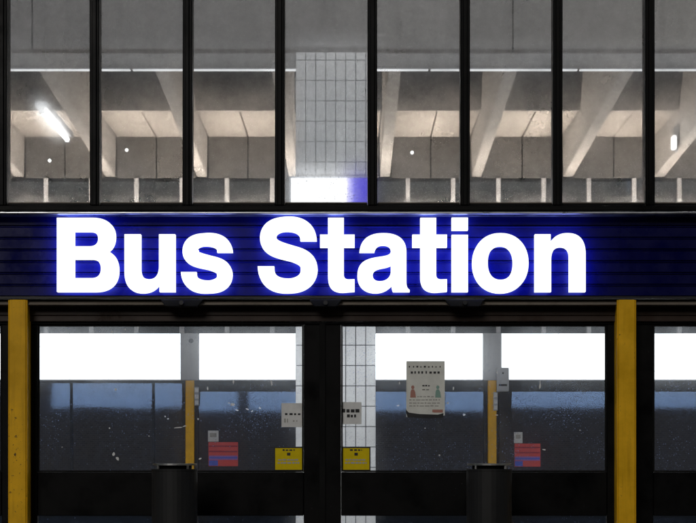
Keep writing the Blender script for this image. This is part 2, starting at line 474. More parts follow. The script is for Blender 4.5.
# ------------------------------------------------------------------ tiled column
CXL, CXR = PX(295.6, YC), PX(375.7, YC)
CZT = PZ(52.5, YC)
t = thing('tiled_column', ((CXL + CXR) / 2, YC + 0.4, 0), 'broad square column faced in upright white tiles with dark joints', 'column')
core = box('core', CXL + 0.012, CXR - 0.012, YC + 0.008, 15.545, 0.001, CZT, 'grout', t)
core2 = box('core', CXL + 0.012, CXR - 0.012, 15.72, YC + 0.75, 0.001, zb0 - 0.05, 'grout', t)
core3 = box('core', CXL + 0.012, CXR - 0.012, 15.545, 15.72, 0.001, zb0 - 0.05, 'grout', t)
TW, TH = (CXR - CXL) / 8, 0.2035
bm = bmesh.new(); add_box(bm, -TW / 2 + 0.0035, TW / 2 - 0.0035, 0, 0.012, 0.0035, TH - 0.0035, 0.002)
tile_me = from_bm(bm, 'tile'); tile_me.materials.append(MATS['white_tile'])
row0 = PZ(60.2, YC)           # a joint row that shows in the photo
zrow = row0 - TH * int(row0 / TH)
rows = []
z = zrow
while z < CZT - 0.05: rows.append(z); z += TH
for z in rows:
    for i in range(8):
        if z + TH > CZT:
            bm = bmesh.new(); add_box(bm, -TW / 2 + 0.0035, TW / 2 - 0.0035, 0, 0.012, 0.0035, CZT - z, 0.002)
            me = from_bm(bm, 'tile'); me.materials.append(MATS['white_tile'])
        else: me = tile_me
        o = bpy.data.objects.new('tile', me); col.objects.link(o); o.parent = t
        o.location = Vector((CXL + (i + .5) * TW, YC - 0.004 + random.uniform(-.0008, .0008), z)) - Vector(t.location)
        o.rotation_euler = (random.uniform(-.004, .004), 0, random.uniform(-.004, .004))
bm = bmesh.new()
for sx, xx in ((-1, CXL), (1, CXR)):
    for z in rows:
        if z + TH > zb0 - 0.05: continue
        for j in range(7):
            y0 = YC + 0.012 + j * TW
            add_box(bm, xx - 0.012 if sx > 0 else xx, xx if sx > 0 else xx + 0.012, y0 + .0035, y0 + TW - .0035, z + .0035, z + TH - .0035)
o = link('side_tiles', from_bm(bm, 'side_tiles'), 'white_tile', t); tag(o, kind='stuff')

# lit sign on the column
t = thing('column_light_sign', (PX(330, 15.25), 15.3, PZ(222, 15.25)), 'glowing white and blue box sign fixed to the tiled column', 'light sign')
pbox('housing', 289, 369, 176, 222, 15.30, 0.17, 'grey_panel', t, 0.006)
pbox('white_face', 291, 341, 178, 220, 15.285, 0.014, 'column_sign_white', t)
pbox('printed_face', 341.2, 368, 178, 220, 15.285, 0.014, 'column_sign_blue', t)

# ------------------------------------------------------------------ lamps inside
def batten(x, ya, yb, z, label, group, hang, mat='tube'):
    t = thing('batten_light', (x, (ya + yb) / 2, z), label, 'light', group)
    box('tray', x - 0.05, x + 0.05, ya, yb, z + 0.03, z + 0.075, 'white_post', t, 0.006)
    cyl('tube', (x, (ya + yb) / 2, z + 0.006), 0.021, yb - ya - 0.08, mat, t, 'Y', 14)
    for yy in (ya + 0.012, yb - 0.036):
        box('end_cap', x - 0.022, x + 0.022, yy, yy + 0.024, z - 0.02, z + 0.0295, 'white_post', t)
    if hang:
        for yy in (ya + 0.2, yb - 0.2):
            cyl('suspension_rod', (x, yy, (z + 0.075 + CEIL) / 2), 0.0016, CEIL - z - 0.075, 'steel', t, 'Z', 8)
    return t
Yb = 12.6
batten(PX(41, Yb), Yb, Yb + 1.2, PZ(108, Yb) - 0.02, 'bright white tube light hanging on rods behind the upper glazing', None, True)
for x in (-6.4, -3.2, 0.0, 3.2, 6.4):  # out-of-view ceiling tubes, added to brighten the beam face and column
    for ya in (11.2, 13.6):
        batten(x, ya, ya + 1.3, CEIL - 0.08, 'unseen white tube light added on the hall ceiling to light the beam', 'added tube lights on the hall ceiling', False, 'added_tube')
# warm uplights added out of sight behind the sign, to light the ceiling bays
zu = EYE + 2.75
for k, x in enumerate([v + RS / 2 for v in ribx[:-1]]):
    t = thing('uplight', (x, 19.6, zu), 'unseen warm linear uplight added to light the ceiling bays', 'uplight', 'added uplights below the ceiling bays')
    box('trough', x - 0.5, x + 0.5, 19.55, 19.67, zu, zu + 0.05, 'grey_panel', t, 0.004)
    box('tube', x - 0.48, x + 0.48, 19.58, 19.64, zu + 0.052, zu + 0.075, 'added_warm_tube', t)
    box('bracket', x - 0.02, x + 0.02, 19.67, YF + 0.02, zu + 0.01, zu + 0.04, 'steel', t)
# bulkhead lamp on a rib side
Yl = 18.9
xr = R0 + 3 * RS - 0.084
t = thing('bulkhead_lamp', (xr, Yl, PZ(150, Yl)), 'small upright white lamp on the side of a concrete rib', 'lamp')
box('back_plate', xr - 0.014, xr, Yl - 0.06, Yl + 0.06, PZ(152, Yl), PZ(125, Yl), 'grey_panel', t)
bm = bmesh.new(); add_box(bm, xr - 0.07, xr - 0.0145, Yl - 0.05, Yl + 0.05, PZ(150, Yl), PZ(136, Yl), 0.015)
link('diffuser', from_bm(bm, 'diffuser'), 'small_lamp', t)
box('cap', xr - 0.055, xr - 0.0145, Yl - 0.03, Yl + 0.03, PZ(135.5, Yl), PZ(127, Yl), 'white_post', t)
for px, py, lab in ((127, 150.5, 'small round white lamp on the far concrete upstand behind the second pane'),
                    (412, 153, 'small round white lamp on the far upstand beside the tiled column'),
                    (50, 161, 'small round white lamp on the far upstand below the hanging tube')):
    x, z = PX(px, YF), PZ(py, YF)
    t = thing('round_lamp', (x, YF - 0.03, z - 0.03), lab, 'lamp')
    cyl('base', (x, YF - 0.012, z), 0.03, 0.02, 'steel', t, 'Y', 16)
    bm = bmesh.new(); bmesh.ops.create_uvsphere(bm, u_segments=14, v_segments=8, radius=0.023, matrix=Matrix.Translation((x, YF - 0.03, z)) @ Matrix.Diagonal((1, 0.6, 1, 1)))
    link('globe', from_bm(bm, 'globe'), 'small_lamp', t)

# ------------------------------------------------------------------ far front
zt = PZ(178, YF)
sp = 0.595
far = thing('far_glazed_screen', (0, YF, PZ(331, YF)), 'far glazed screen of white mullions facing the dark apron', 'glazing')
fx0 = PX(46.2, YF)
k = -9
fm = []
while fx0 + k * sp < XR:
    x = fx0 + k * sp; k += 1
    if x < XL: continue
    fm.append(x)
    box('mullion', x - 0.029, x + 0.029, YF - 0.03, YF + 0.06, PZ(333.5, YF) + 0.002, zt - 0.002, 'white_post', far, 0.004)
for a, b in zip(fm[:-1], fm[1:]):
    pane('pane', a + 0.031, b - 0.031, YF + 0.01, YF + 0.016, PZ(333.5, YF) + 0.003, zt - 0.003, 'glass_far', far)
FPOST = [PX(190.4, YF) + k * 3.965 for k in (-1, 0, 1, 2, 3)]
zb_t, zb_b = PZ(333.7, YF), PZ(380.5, YF)
def far_post(x, label):
    t = thing('far_yellow_post', (x, YF - 0.02, 0), label, 'post', 'yellow posts of the far front')
    box('post', x - 0.056, x + 0.056, YF - 0.09, YF + 0.06, 0.001, zb_b - 0.002, 'yellow_paint', t, 0.006)
    box('base_shoe', x - 0.066, x + 0.066, YF - 0.1, YF + 0.07, 0.002, 0.08, 'dark_panel', t)
    return t
for i, x in enumerate(FPOST):
    t = far_post(x, 'slim yellow post of the far front, seen through the doors')
    if i == 1: t['label'] = 'slim yellow far post under the grey panel with a camera'
    if i == 2: t['label'] = 'slim yellow far post beside the small grey wall unit'
    p = thing('fascia_panel', (x, YF, zb_b), 'grey infill panel between two glowing white fascias, over a far yellow post', 'panel', 'grey panels between the far fascias')
    box('panel', x - 0.118, x + 0.118, YF - 0.09, YF - 0.05, zb_b, zb_t, 'grey_panel', p, 0.004)
    if i == 1:
        p['label'] = 'grey infill panel carrying a small dark round camera, between glowing far fascias'; del p['group']
        cyl('camera_dome', (PX(192, YF), YF - 0.11, PZ(341.5, YF)), 0.03, 0.04, 'rubber', p, 'Y', 14, 0.02)
# glowing fascias facing the hall
for i, (a, b) in enumerate(zip(FPOST[:-1], FPOST[1:])):
    a += 0.122; b -= 0.122
    t = thing('lit_fascia', ((a + b) / 2, YF - 0.02, zb_b), 'long glowing white fascia of the far front', 'light box', 'glowing fascias of the far front')
    box('case', a, b, YF - 0.06, YF + 0.04, zb_b, zb_t, 'grey_panel', t)
    m = a + (b - a) * 0.609
    if i != 0: m = (a + b) / 2
    for u, v in ((a + 0.003, m - 0.004), (m + 0.004, b - 0.003)):
        box('lit_face', u, v, YF - 0.075, YF - 0.0605, zb_b + 0.012, zb_t - 0.004, 'lightbox_face', t)
# far doors under the fascias
def glazed_leaf(name, x0, x1, Y, head, label, cat, group, tilt=0.0, gm='glass_far', divs=(), z_mid=(PZ(472, YN), PZ(513, YN))):
    t = thing(name, ((x0 + x1) / 2, Y, 0.0), label, cat, group)
    zt_ = zb_b - 0.004
    fr = 'dark_panel'
    box('head_rail', x0, x1, Y - 0.03, Y + 0.03, head, zt_, fr, t)
    for a in (x0, x1 - 0.05):
        box('stile', a, a + 0.05, Y - 0.03, Y + 0.03, 0.01, head - 0.001, fr, t)
    box('middle_rail', x0 + 0.051, x1 - 0.051, Y - 0.03, Y + 0.03, z_mid[1] - 0.03, z_mid[0] - 0.05, fr, t)
    box('bottom_rail', x0 + 0.051, x1 - 0.051, Y - 0.03, Y + 0.03, 0.01, 0.16, fr, t)
    for d in divs: box('glazing_bar', d - 0.018, d + 0.018, Y - 0.02, Y + 0.02, z_mid[0] - 0.049, head - 0.001, fr, t)
    g = pane('upper_pane', x0 + 0.052, x1 - 0.052, Y - 0.004, Y + 0.002, z_mid[0] - 0.048, head - 0.002, gm, t)
    if tilt: g.rotation_euler.x = tilt
    pane('lower_pane', x0 + 0.052, x1 - 0.052, Y - 0.004, Y + 0.002, 0.162, z_mid[1] - 0.032, gm, t)
    return t
hA, hB = PZ(383, YF), PZ(391.5, YF)
for i, (a, b) in enumerate(zip(FPOST[:-1], FPOST[1:])):
    a += 0.058; b -= 0.058
    if i <= 0:
        glazed_leaf('far_window', a, b, YF, hA, 'far full-width window on the side of the camera post without posters', 'window', 'far windows beside the doors', 0.0, 'glass_far_wavy', (PX(71.5, YF), PX(153.5, YF)) if i == 0 else ())
    else:
        m = (a + b) / 2
        for u, v in ((a, m - 0.004), (m + 0.004, b)):
            glazed_leaf('far_door', u, v, YF, hB, 'far glazed door leaf with dark frame under a glowing fascia', 'door', 'far glazed doors', math.radians(-0.19) if i == 1 else 0.0, 'glass_far')
# notices and devices on the far front
def far_notice(px0, px1, py0, py1, lab):
    Y = YF - 0.045
    t = thing('far_poster', (PX((px0 + px1) / 2, Y), Y, PZ(py1, Y)), lab, 'poster', None)
    pbox('sheet', px0, px1, py0, py1, Y, 0.004, 'print_red', t)
    h = py1 - py0; w = px1 - px0
    for f0, f1, mt in ((0.14, 0.20, 'print_dark_red'), (0.36, 0.42, 'print_dark_red'), (0.56, 0.74, 'print_violet'), (0.62, 0.68, 'print_blue')):
        pbox('printed_band', px0 + 0.5, px1 - 0.5, py0 + h * f0, py0 + h * f1, Y - 0.002 - f0 * 0.003, 0.001, mt, t)
    pbox('printed_corner', px0 + 0.4, px0 + w * 0.32, py0 + h * 0.76, py1 - 0.4, Y - 0.005, 0.001, 'print_blue', t)
far_notice(208.5, 238, 442, 466, 'red poster with blue bands on the far door beside the camera post')
far_notice(514.5, 540.5, 443.5, 466.5, 'red poster with blue bands on the far door beside the grey wall unit')
for (a, b, c, d, lab) in ((208, 218.5, 430.5, 441.5, 'small white notice above the red poster by the camera post'),
                          (514, 522.5, 432, 443, 'small white notice above the red poster by the grey wall unit')):
    Y = YF - 0.046
    t = thing('far_notice', (PX((a + b) / 2, Y), Y, PZ(d, Y)), lab, 'notice')
    pbox('sheet', a, b, c, d, Y, 0.004, 'paper_white', t)
    pbox('printed_block', a + 2, b - 2, c + 2.5, c + 6.5, Y - 0.003, 0.001, 'print_grey', t)
for px, lab, ys in ((196.6, 'strip of small white labels beside the camera post', (388, 394.5, 400.5)), (495.5, 'strip of small white labels beside the far post next to the grey unit', (393, 399.5, 405.5))):
    Y = YF - 0.1
    t = thing('label_strip', (PX(px, Y), Y, PZ(ys[-1] + 4, Y)), lab, 'label')
    pbox('backing', px - 2.2, px + 2.2, ys[0] - 1, ys[-1] + 5, Y + 0.0035, 0.006, 'grey_panel', t)
    for yy in ys: pbox('printed_label', px - 1.8, px + 1.8, yy, yy + 4, Y, 0.003, 'paper_white', t)
Y = YF - 0.16
t = thing('wall_unit', (PX(503, Y), Y, PZ(391.5, Y)), 'small pale grey box unit fixed beside a far yellow post', 'unit')
pbox('case', 497, 509, 367.5, 391.5, Y, 0.065, 'grey_panel', t, 0.008)
pbox('speaker_slot', 499, 507, 384, 386, Y - 0.003, 0.0028, 'rubber', t)
cyl('indicator', (PX(503, Y), Y - 0.004, PZ(373, Y)), 0.012, 0.008, 'rubber', t, 'Y', 10)
# dark pier beside the far post
pbox_o = box('pier', PX(498.6, YF), PX(511, YF), YF - 0.085, YF - 0.032, 0.001, zb_b - 0.004, 'dark_panel')
tag(pbox_o, 'narrow dark pier below the grey wall unit, beside a far yellow post', 'pier')

# ------------------------------------------------------------------ street front: upper glazing
mxs = [PX(3.5 + 92.2 * k) for k in range(-7, 20)]
ZSILL, ZTOP = PZ(207), EYE + 4.35
t = thing('upper_glazed_screen', (0, YN, ZSILL), 'tall upper glazing with slim black mullions above the blue sign', 'glazing')
for i, x in enumerate(mxs):
    o_m = box('mullion', x - 0.0305, x + 0.0305, YN - 0.05, YN + 0.07, ZSILL + 0.002, ZTOP, 'black_frame', t, 0.006)
    o_m.rotation_euler = (0, random.uniform(-.0018, .0018), random.uniform(-.01, .01))
    box('cover_cap', x - 0.014, x + 0.014, YN - 0.062, YN - 0.0505, ZSILL + 0.002, ZTOP, 'black_frame', t, 0.004)
for a, b in zip(mxs[:-1], mxs[1:]):
    g = pane('pane', a + 0.032, b - 0.032, YN + 0.004, YN + 0.010, ZSILL + 0.004, ZTOP, 'glass_upper', t)
    box('bottom_bead', a + 0.032, b - 0.032, YN - 0.016, YN + 0.02, ZSILL + 0.003, ZSILL + 0.022, 'black_frame', t, 0.002)
    box('drip_edge', a + 0.034, b - 0.034, YN - 0.012, YN + 0.0035, ZSILL + 0.0225, ZSILL + 0.029, 'dull_aluminium', t)
box('sill_transom', mxs[0] - 0.03, mxs[-1] + 0.03, YN - 0.07, YN + 0.08, PZ(212.5), ZSILL, 'black_frame', t, 0.005)
o = box('wall_front', XL - 1, XR + 1, YN - 0.05, YN + 0.2, ZTOP + 0.002, CEIL + 1.2, 'concrete_face'); tag(o, kind='structure')
for s, x in ((-1, XL - 0.2), (1, XR)):
    o = box('wall_end', x, x + 0.2, YN + 0.22, YF + 0.05, 0.001, CEIL - 0.002, 'concrete_face'); tag(o, kind='structure')

# ------------------------------------------------------------------ the illuminated sign
YS = 9.90                                  # face of the boards
sx0, sx1 = POST0 - 1.4 * BAY, POST0 + 3.1 * BAY
sign = thing('illuminated_sign', (0, YS + 0.05, PZ(296, YS)), 'long blue boarded fascia with glowing white letters reading Bus Station', 'sign')
NB = 7
e0, e1 = 213.8, 296.0
for k in range(NB):
    z1 = PZ(e0 + (e1 - e0) * k / NB, YS); z0 = PZ(e0 + (e1 - e0) * (k + 1) / NB, YS)
    g, c = 0.0012, 0.003
    # shiplap board: a lip along the upper edge catches the light
    prof = [(YS + 0.016, z0 + g), (YS + 0.016, z1 - g), (YS + 0.007, z1 - g), (YS - 0.005, z1 - g - 0.004), (YS - 0.005, z1 - g - 0.008),
            (YS + 0.003, z1 - g - 0.013), (YS + 0.001, z0 + g + c), (YS + 0.005, z0 + g)]
    prism_x('board', prof, sx0, sx1, 'sign_blue', sign)
box('backing', sx0 + 0.01, sx1 - 0.01, YS + 0.018, YN - 0.052, PZ(295.6, YS), PZ(214.2, YS), 'sign_black', sign)
# half-round trim along the top and a flat trim below
zc = PZ(213.0, YS - 0.09)
prof = [(YS - 0.09 - 0.009 * math.sin(a), zc + 0.009 * math.cos(a)) for a in [math.pi * i / 8 for i in range(9)]] + [(YS + 0.03, zc - 0.009), (YS + 0.03, zc + 0.009)]
prism_x('top_trim', prof, sx0, sx1, 'aluminium', sign)
prism_x('bottom_trim', [(YS - 0.07, PZ(296.4, YS - 0.07)), (YS - 0.07, PZ(298.4, YS - 0.07)), (YS + 0.04, PZ(298.6, YS)), (YS + 0.04, PZ(296.4, YS))], sx0, sx1, 'sign_black', sign)

# letter outlines in photo pixels, y up from the baseline
def bez(p0, p1, p2, p3, n=12):
    out = []
    for i in range(1, n + 1):
        u = i / n; v = 1 - u
        out.append(tuple(v**3 * a + 3 * v * v * u * b + 3 * v * u * u * c + u**3 * d for a, b, c, d in zip(p0, p1, p2, p3)))
    return out
def path(*seg):
    pts = [seg[0]]
    for s in seg[1:]:
        if isinstance(s[0], tuple): pts += bez(pts[-1], *s)
        else: pts.append(s)
    return pts
def stroke(pts, ts):
    """outline of a line of changing thickness; ts = (fraction along, thickness)"""
    L = [0.0]
    for a, b in zip(pts[:-1], pts[1:]): L.append(L[-1] + math.dist(a, b))
    le, ri = [], []
    for i, p in enumerate(pts):
        a, b = pts[max(i - 1, 0)], pts[min(i + 1, len(pts) - 1)]
        if i == 0 or i == len(pts) - 1: dx, dy = 0.0, (1.0 if (b[1] > a[1]) else -1.0)   # flat terminals
        else: dx, dy = b[0] - a[0], b[1] - a[1]
        n = math.hypot(dx, dy); dx /= n; dy /= n
        f = L[i] / L[-1]
        for (f0, t0), (f1, t1) in zip(ts[:-1], ts[1:]):
            if f0 <= f <= f1: w = t0 + (t1 - t0) * (f - f0) / (f1 - f0); break
        le.append((p[0] - dy * w / 2, p[1] + dx * w / 2)); ri.append((p[0] + dy * w / 2, p[1] - dx * w / 2))
    return le + ri[::-1]
def superellipse(cx, cy, rx, ry, e, n=48):
    out = []
    for i in range(n):
        a = 2 * math.pi * i / n; c, s = math.cos(a), math.sin(a)
        out.append((cx + rx * math.copysign(abs(c) ** (2 / e), c), cy + ry * math.copysign(abs(s) ** (2 / e), s)))
    return out
gB = [path((0, 0), (0, 74), (36, 74), ((50, 74), (58.4, 67), (58.4, 55.5)), ((58.4, 48), (55.5, 43), (51.5, 40.4)),
           ((58.5, 37.5), (61.7, 30.5), (61.7, 21.5)), ((61.7, 7.5), (53, 0), (38, 0))),
      path((17.2, 45.5), (17.2, 60.3), (33, 60.3), ((39, 60.3), (41.3, 57.2), (41.3, 53)), ((41.3, 48.5), (38.5, 45.5), (33, 45.5))),
      path((17.2, 13.7), (17.2, 32.6), (35, 32.6), ((41, 32.6), (44, 29), (44, 23.2)), ((44, 17), (41, 13.7), (35, 13.7)))]
gu = [path((0, 57.5), (0, 20), ((0, 6), (6, -1.2), (18, -1.2)), ((26, -1.2), (31.5, 2), (35, 7.5)), (35, 0), (50.7, 0), (50.7, 57.5), (34.5, 57.5),
           (34.5, 25.5), ((34.5, 17), (31, 12.5), (25, 12.5)), ((19, 12.5), (16.2, 16), (16.2, 23)), (16.2, 57.5))]
gn = [[(50.7 - x, 57.5 - y) for x, y in gu[0]]]
gs = [stroke(path((43.8, 39.5), ((43.8, 48), (37, 52.4), (26, 52.4)), ((15, 52.4), (8.9, 48.5), (8.9, 41.5)), ((8.9, 34), (14.5, 32.5), (26, 29.8)),
                  ((37, 27.2), (43.6, 25), (43.6, 16.8)), ((43.6, 9), (37, 5), (26, 5)), ((14, 5), (7.6, 10), (7.6, 19.8))),
             ((0, 15.5), (0.2, 12.4), (0.36, 15.5), (0.5, 14), (0.64, 15.5), (0.8, 12.4), (1, 15.5)))]
gS = [stroke(path((50.8, 51), ((50.8, 62), (43, 67.9), (30.5, 67.9)), ((17, 67.9), (10.4, 62.5), (10.4, 54.5)), ((10.4, 45), (19, 42.5), (31, 39.3)),
                  ((44, 36), (51.4, 32.5), (51.4, 22.5)), ((51.4, 12), (43, 6), (30, 6)), ((15, 6), (8.2, 13), (8.2, 25.5))),
             ((0, 16.5), (0.2, 14.4), (0.36, 17), (0.5, 15.5), (0.64, 17), (0.8, 14.4), (1, 16.5)))]
gt = [path((8, 74), (8, 57.2), (0, 57.2), (0, 44.6), (8, 44.6), (8, 15), ((8, 4), (13, -0.6), (23, -0.6)), (34.6, 0.3), (34.6, 12.6), (29, 12.4),
           ((25, 12.4), (23.8, 14), (23.8, 17.5)), (23.8, 44.6), (34.6, 44.6), (34.6, 57.2), (23.8, 57.2), (23.8, 74))]
ga = [path((52.3, 0), (52.3, 2), ((49.5, 3.5), (49, 6), (49, 11)), (49, 40), ((49, 53), (40, 58.7), (26, 58.7)), ((11, 58.7), (3, 52), (2, 39.5)), (17, 39.5),
           ((17.8, 44.5), (20.5, 46.7), (25.5, 46.7)), ((31, 46.7), (33.5, 44.5), (33.5, 41)), ((33.5, 36.5), (29, 36), (20, 34.7)), ((7, 32.8), (0, 28.5), (0, 16)),
           ((0, 5), (7.5, -1.2), (18, -1.2)), ((25, -1.2), (30, 1.5), (34.3, 6)), ((34.5, 3.5), (34.8, 1.8), (35.8, 0))),
      path((33.5, 26.3), ((30, 24.5), (27, 24.2), (23.5, 23.5)), ((18, 22.4), (15.3, 20.5), (15.3, 16.5)), ((15.3, 12.5), (18, 10.6), (22.5, 10.6)), ((29, 10.6), (33.5, 14.5), (33.5, 21)))]
gi = [[(0, 0), (16.2, 0), (16.2, 57), (0, 57)], [(0, 61.7), (16.2, 61.7), (16.2, 74.2), (0, 74.2)]]
go = [superellipse(28, 28.7, 28.1, 30, 2.15), superellipse(28, 28.9, 12.7, 16.9, 2.3)]

def glyph_mesh(glyph, x_off, Y, depth, inset=0.0, bev=0.0):
    cu = bpy.data.curves.new('glyph', 'CURVE'); cu.dimensions = '2D'; cu.fill_mode = 'BOTH'
    s = Y / F
    for ring in glyph:
        ar = sum(a[0] * b[1] - b[0] * a[1] for a, b in zip(ring, ring[1:] + ring[:1]))
        spl = cu.splines.new('POLY'); pts = []
        for p in ring:
            if not pts or math.dist(p, pts[-1]) > 0.05: pts.append(p)
        spl.points.add(len(pts) - 1)
        for q, (x, y) in zip(spl.points, pts): q.co = (x * s, y * s, 0, 1)
        spl.use_cyclic_u = True
    cu.extrude = depth / 2; cu.offset = -inset; cu.bevel_depth = bev; cu.bevel_resolution = 0
    ob = bpy.data.objects.new('glyph', cu); col.objects.link(ob)
    bpy.context.view_layer.update()
    me = bpy.data.meshes.new_from_object(ob.evaluated_get(bpy.context.evaluated_depsgraph_get()))
    bpy.data.objects.remove(ob); bpy.data.curves.remove(cu)
    R = Matrix(((1, 0, 0, PX(x_off, Y)), (0, 0, -1, Y + depth / 2), (0, 1, 0, PZ(291.7, Y)), (0, 0, 0, 1)))
    me.transform(R)
    return me
YL = YS - 0.112                             # front of the letters
for g, xo in ((gB, 56.8), (gu, 124.4), (gs, 181.0), (gS, 257.7), (gt, 320.0), (ga, 357.4), (gt, 412.4), (gi, 451.8), (go, 472.5), (gn, 535.0)):
    o = link('letter', glyph_mesh(g, xo, YL, 0.045), 'letter_face', sign)
    hm = link('halo_panel', glyph_mesh(g, xo, YL + 0.05, 0.008, 0.006), 'letter_halo', o)

# ------------------------------------------------------------------ head of the entrance, posts, doors
head = thing('entrance_head', (0, YN, PZ(325)), 'brown metal head over the doors with a pale ledge under the sign', 'door head')
prism_x('ledge', [(YN - 0.15, PZ(304.6, YN - 0.15)), (YN - 0.115, PZ(299.4, YN - 0.115)), (YN + 0.05, PZ(299.4, YN - 0.115)), (YN + 0.05, PZ(304.6, YN - 0.15))], sx0, sx1, 'dull_aluminium', head)
box('cover', sx0, sx1, YN - 0.055, YN + 0.06, PZ(316), PZ(305.6), 'brown_anodised', head, 0.003)
box('track_cover', sx0, sx1, YN - 0.048, YN + 0.06, PZ(322), PZ(316.2), 'brown_anodised', head, 0.003)
# the other face of the sign: glowing fascia towards the hall
posts = [POST0 + k * BAY for k in (-1, 0, 1, 2, 3)]
ends = [POST0 - 2 * BAY] + posts
for a, b in zip(posts[:-1], posts[1:]):
    a += 0.1; b -= 0.1
    t = thing('inner_lit_fascia', ((a + b) / 2, YN + 0.2, PZ(296)), 'glowing white fascia facing the hall behind the blue sign, mirrored in the far glass', 'light box', 'glowing fascias behind the sign')
    box('case', a, b, YN + 0.10, YN + 0.2, PZ(297), PZ(212), 'grey_panel', t)
    box('lit_face', a + 0.01, b - 0.01, YN + 0.202, YN + 0.215, PZ(295), PZ(214), 'inner_lightbox_face', t)
for i, x in enumerate(posts):
    lab = {1: 'yellow painted post beside the door that carries no poster', 2: 'yellow painted post beside the door with the taped poster'}.get(i, 'yellow painted post beyond the neighbouring entrance')
    t = thing('yellow_post', (x, YN - 0.03, 0), lab, 'post', 'yellow posts of the street front' if i in (0, 3, 4) else None)
    w = 0.054
    prof = [(-w, -0.10), (w, -0.10), (w, 0.05), (-w, 0.05)]
    box('post', x - w, x + w, YN - 0.17, YN + 0.03, 0.001, PZ(299.6, 9.83), 'yellow_paint', t, 0.005)
    for s in (-1, 1): box('edge_strip', x + s * (w + 0.0005), x + s * (w + 0.007), YN - 0.163, YN - 0.14, 0.05, PZ(299.8, 9.83), 'yellow_paint', t, 0.002)
    box('base_shoe', x - 0.068, x + 0.068, YN - 0.183, YN + 0.04, 0.002, 0.09, 'dark_panel', t, 0.004)

def door(x0, x1, gx0, gx1, label, group=None):
    t = thing('sliding_door', ((x0 + x1) / 2, YN + 0.03, 0), label, 'door', group)
    ya, yb = YN - 0.025, YN + 0.03
    zg1, zg0, zl1, zl0 = PZ(324.8), PZ(472), PZ(515.5), 0.14
    box('top_rail', x0, x1, ya, yb, zg1, PZ(322.4), 'black_frame', t, 0.004)
    for a, b in ((x0, gx0), (gx1, x1)):
        box('stile', a, b, ya, yb, 0.012, zg1 - 0.001, 'black_frame', t, 0.004)
    box('middle_rail', gx0 + 0.001, gx1 - 0.001, ya, yb, zl1, zg0, 'black_frame', t, 0.004)
    box('bottom_rail', gx0 + 0.001, gx1 - 0.001, ya, yb, 0.012, zl0, 'black_frame', t, 0.004)
    for z0, z1, nm in ((zg0, zg1, 'upper_pane'), (zl0, zl1, 'lower_pane')):
        pane(nm, gx0 + 0.002, gx1 - 0.002, YN + 0.004, YN + 0.010, z0 + 0.001, z1 - 0.001, 'glass_door', t)
    # rubber glazing beads round the upper pane
    for z in (zg0 + 0.001, zg1 - 0.011): box('glazing_bead', gx0 + 0.012, gx1 - 0.012, YN - 0.012, YN + 0.0035, z, z + 0.01, 'rubber', t)
    for x in (gx0 + 0.001, gx1 - 0.011): box('glazing_bead', x, x + 0.01, YN - 0.012, YN + 0.0035, zg0 + 0.001, zg1 - 0.001, 'rubber', t)
    return t
dl = door(PX(22), PX(322.4), PX(38), PX(303.8), 'wide black framed sliding door with small white and yellow notices only')
dr = door(PX(322.6), PX(622), PX(341), PX(606.5), 'wide black framed sliding door with a taped poster on its pane')
door(PX(629.5), PX(931), PX(652.5), PX(913), 'black framed door past the yellow post next to the poster door', 'doors of the neighbouring entrances')
door(PX(-287), PX(15), PX(-268), PX(2.5), 'black framed door past the yellow post next to the door without poster', 'doors of the neighbouring entrances')

box('edge_seal', PX(319.5), PX(325.5), YN - 0.034, YN - 0.026, 0.015, PZ(322.4), 'rubber', dr, 0.002)

# sensor housings under the sign
for a, b, lab in ((160, 203, 'black door sensor housing under the letter s of the sign'), (309, 342, 'black door sensor housing under the first letter t of the sign'),
                  (445, 485, 'black door sensor housing under the letter i of the sign')):
    Y = YN - 0.2
    t = thing('door_sensor', (PX((a + b) / 2, Y), Y, PZ(306, Y)), lab, 'sensor')
    bm = bmesh.new()
    xa, xb = PX(a, Y), PX(b, Y); z1, z0 = PZ(297.8 + 1.2, Y), PZ(306.5, Y); ins = 0.035
    vs = [bm.verts.new(p) for p in ((xa, Y + 0.02, z1), (xb, Y + 0.02, z1), (xb - ins, Y, z0), (xa + ins, Y, z0),
                                    (xa, YN - 0.152, z1), (xb, YN - 0.152, z1), (xb - ins, YN - 0.152, z0), (xa + ins, YN - 0.152, z0))]
    for f in ((0, 1, 2, 3), (5, 4, 7, 6), (4, 0, 3, 7), (1, 5, 6, 2), (4, 5, 1, 0), (3, 2, 6, 7)): bm.faces.new([vs[i] for i in f])
    bmesh.ops.recalc_face_normals(bm, faces=bm.faces)
    bmesh.ops.bevel(bm, geom=list(bm.edges), offset=0.004, segments=1, affect='EDGES')
    link('housing', from_bm(bm, 'housing'), 'rubber', t)
    cyl('lens', ((xa + xb) / 2, Y + 0.0, (z0 + z1) / 2), 0.014, 0.03, 'sign_black', t, 'Y', 14)

# notices on the doors
YNo = YN + 0.0035
def notice(px0, px1, py0, py1, mat, label, name='notice'):
    t = thing(name, (PX((px0 + px1) / 2), YN, PZ(py1)), label, 'notice' if name == 'notice' else 'poster')
    t['_r'] = (px0, px1, py0, py1)
    return t
def pr(t, nm, px0, px1, py0, py1, mat, lvl=1):
    Y = YN + 0.003 - 0.0012 * lvl
    box(nm, PX(px0), PX(px1), Y, Y + 0.0011, PZ(py1), PZ(py0), mat, t)
def dashes(t, x0, x1, y, h, mat, rnd, wmin, wmax, gap, lvl=2):
    x = x0
    while x < x1 - 0.6:
        w = rnd.uniform(wmin, wmax); w = min(w, x1 - x)
        pr(t, 'printed_word', x, x + w, y + rnd.uniform(-.25, .25), y + h, mat, lvl); x += w + rnd.uniform(gap * 0.6, gap * 1.4)
rnd = random.Random(3)
t = notice(281.5, 303.2, 403, 427, 'paper_white', 'small white paper notice on the door stile edge above a yellow notice, sparse print')
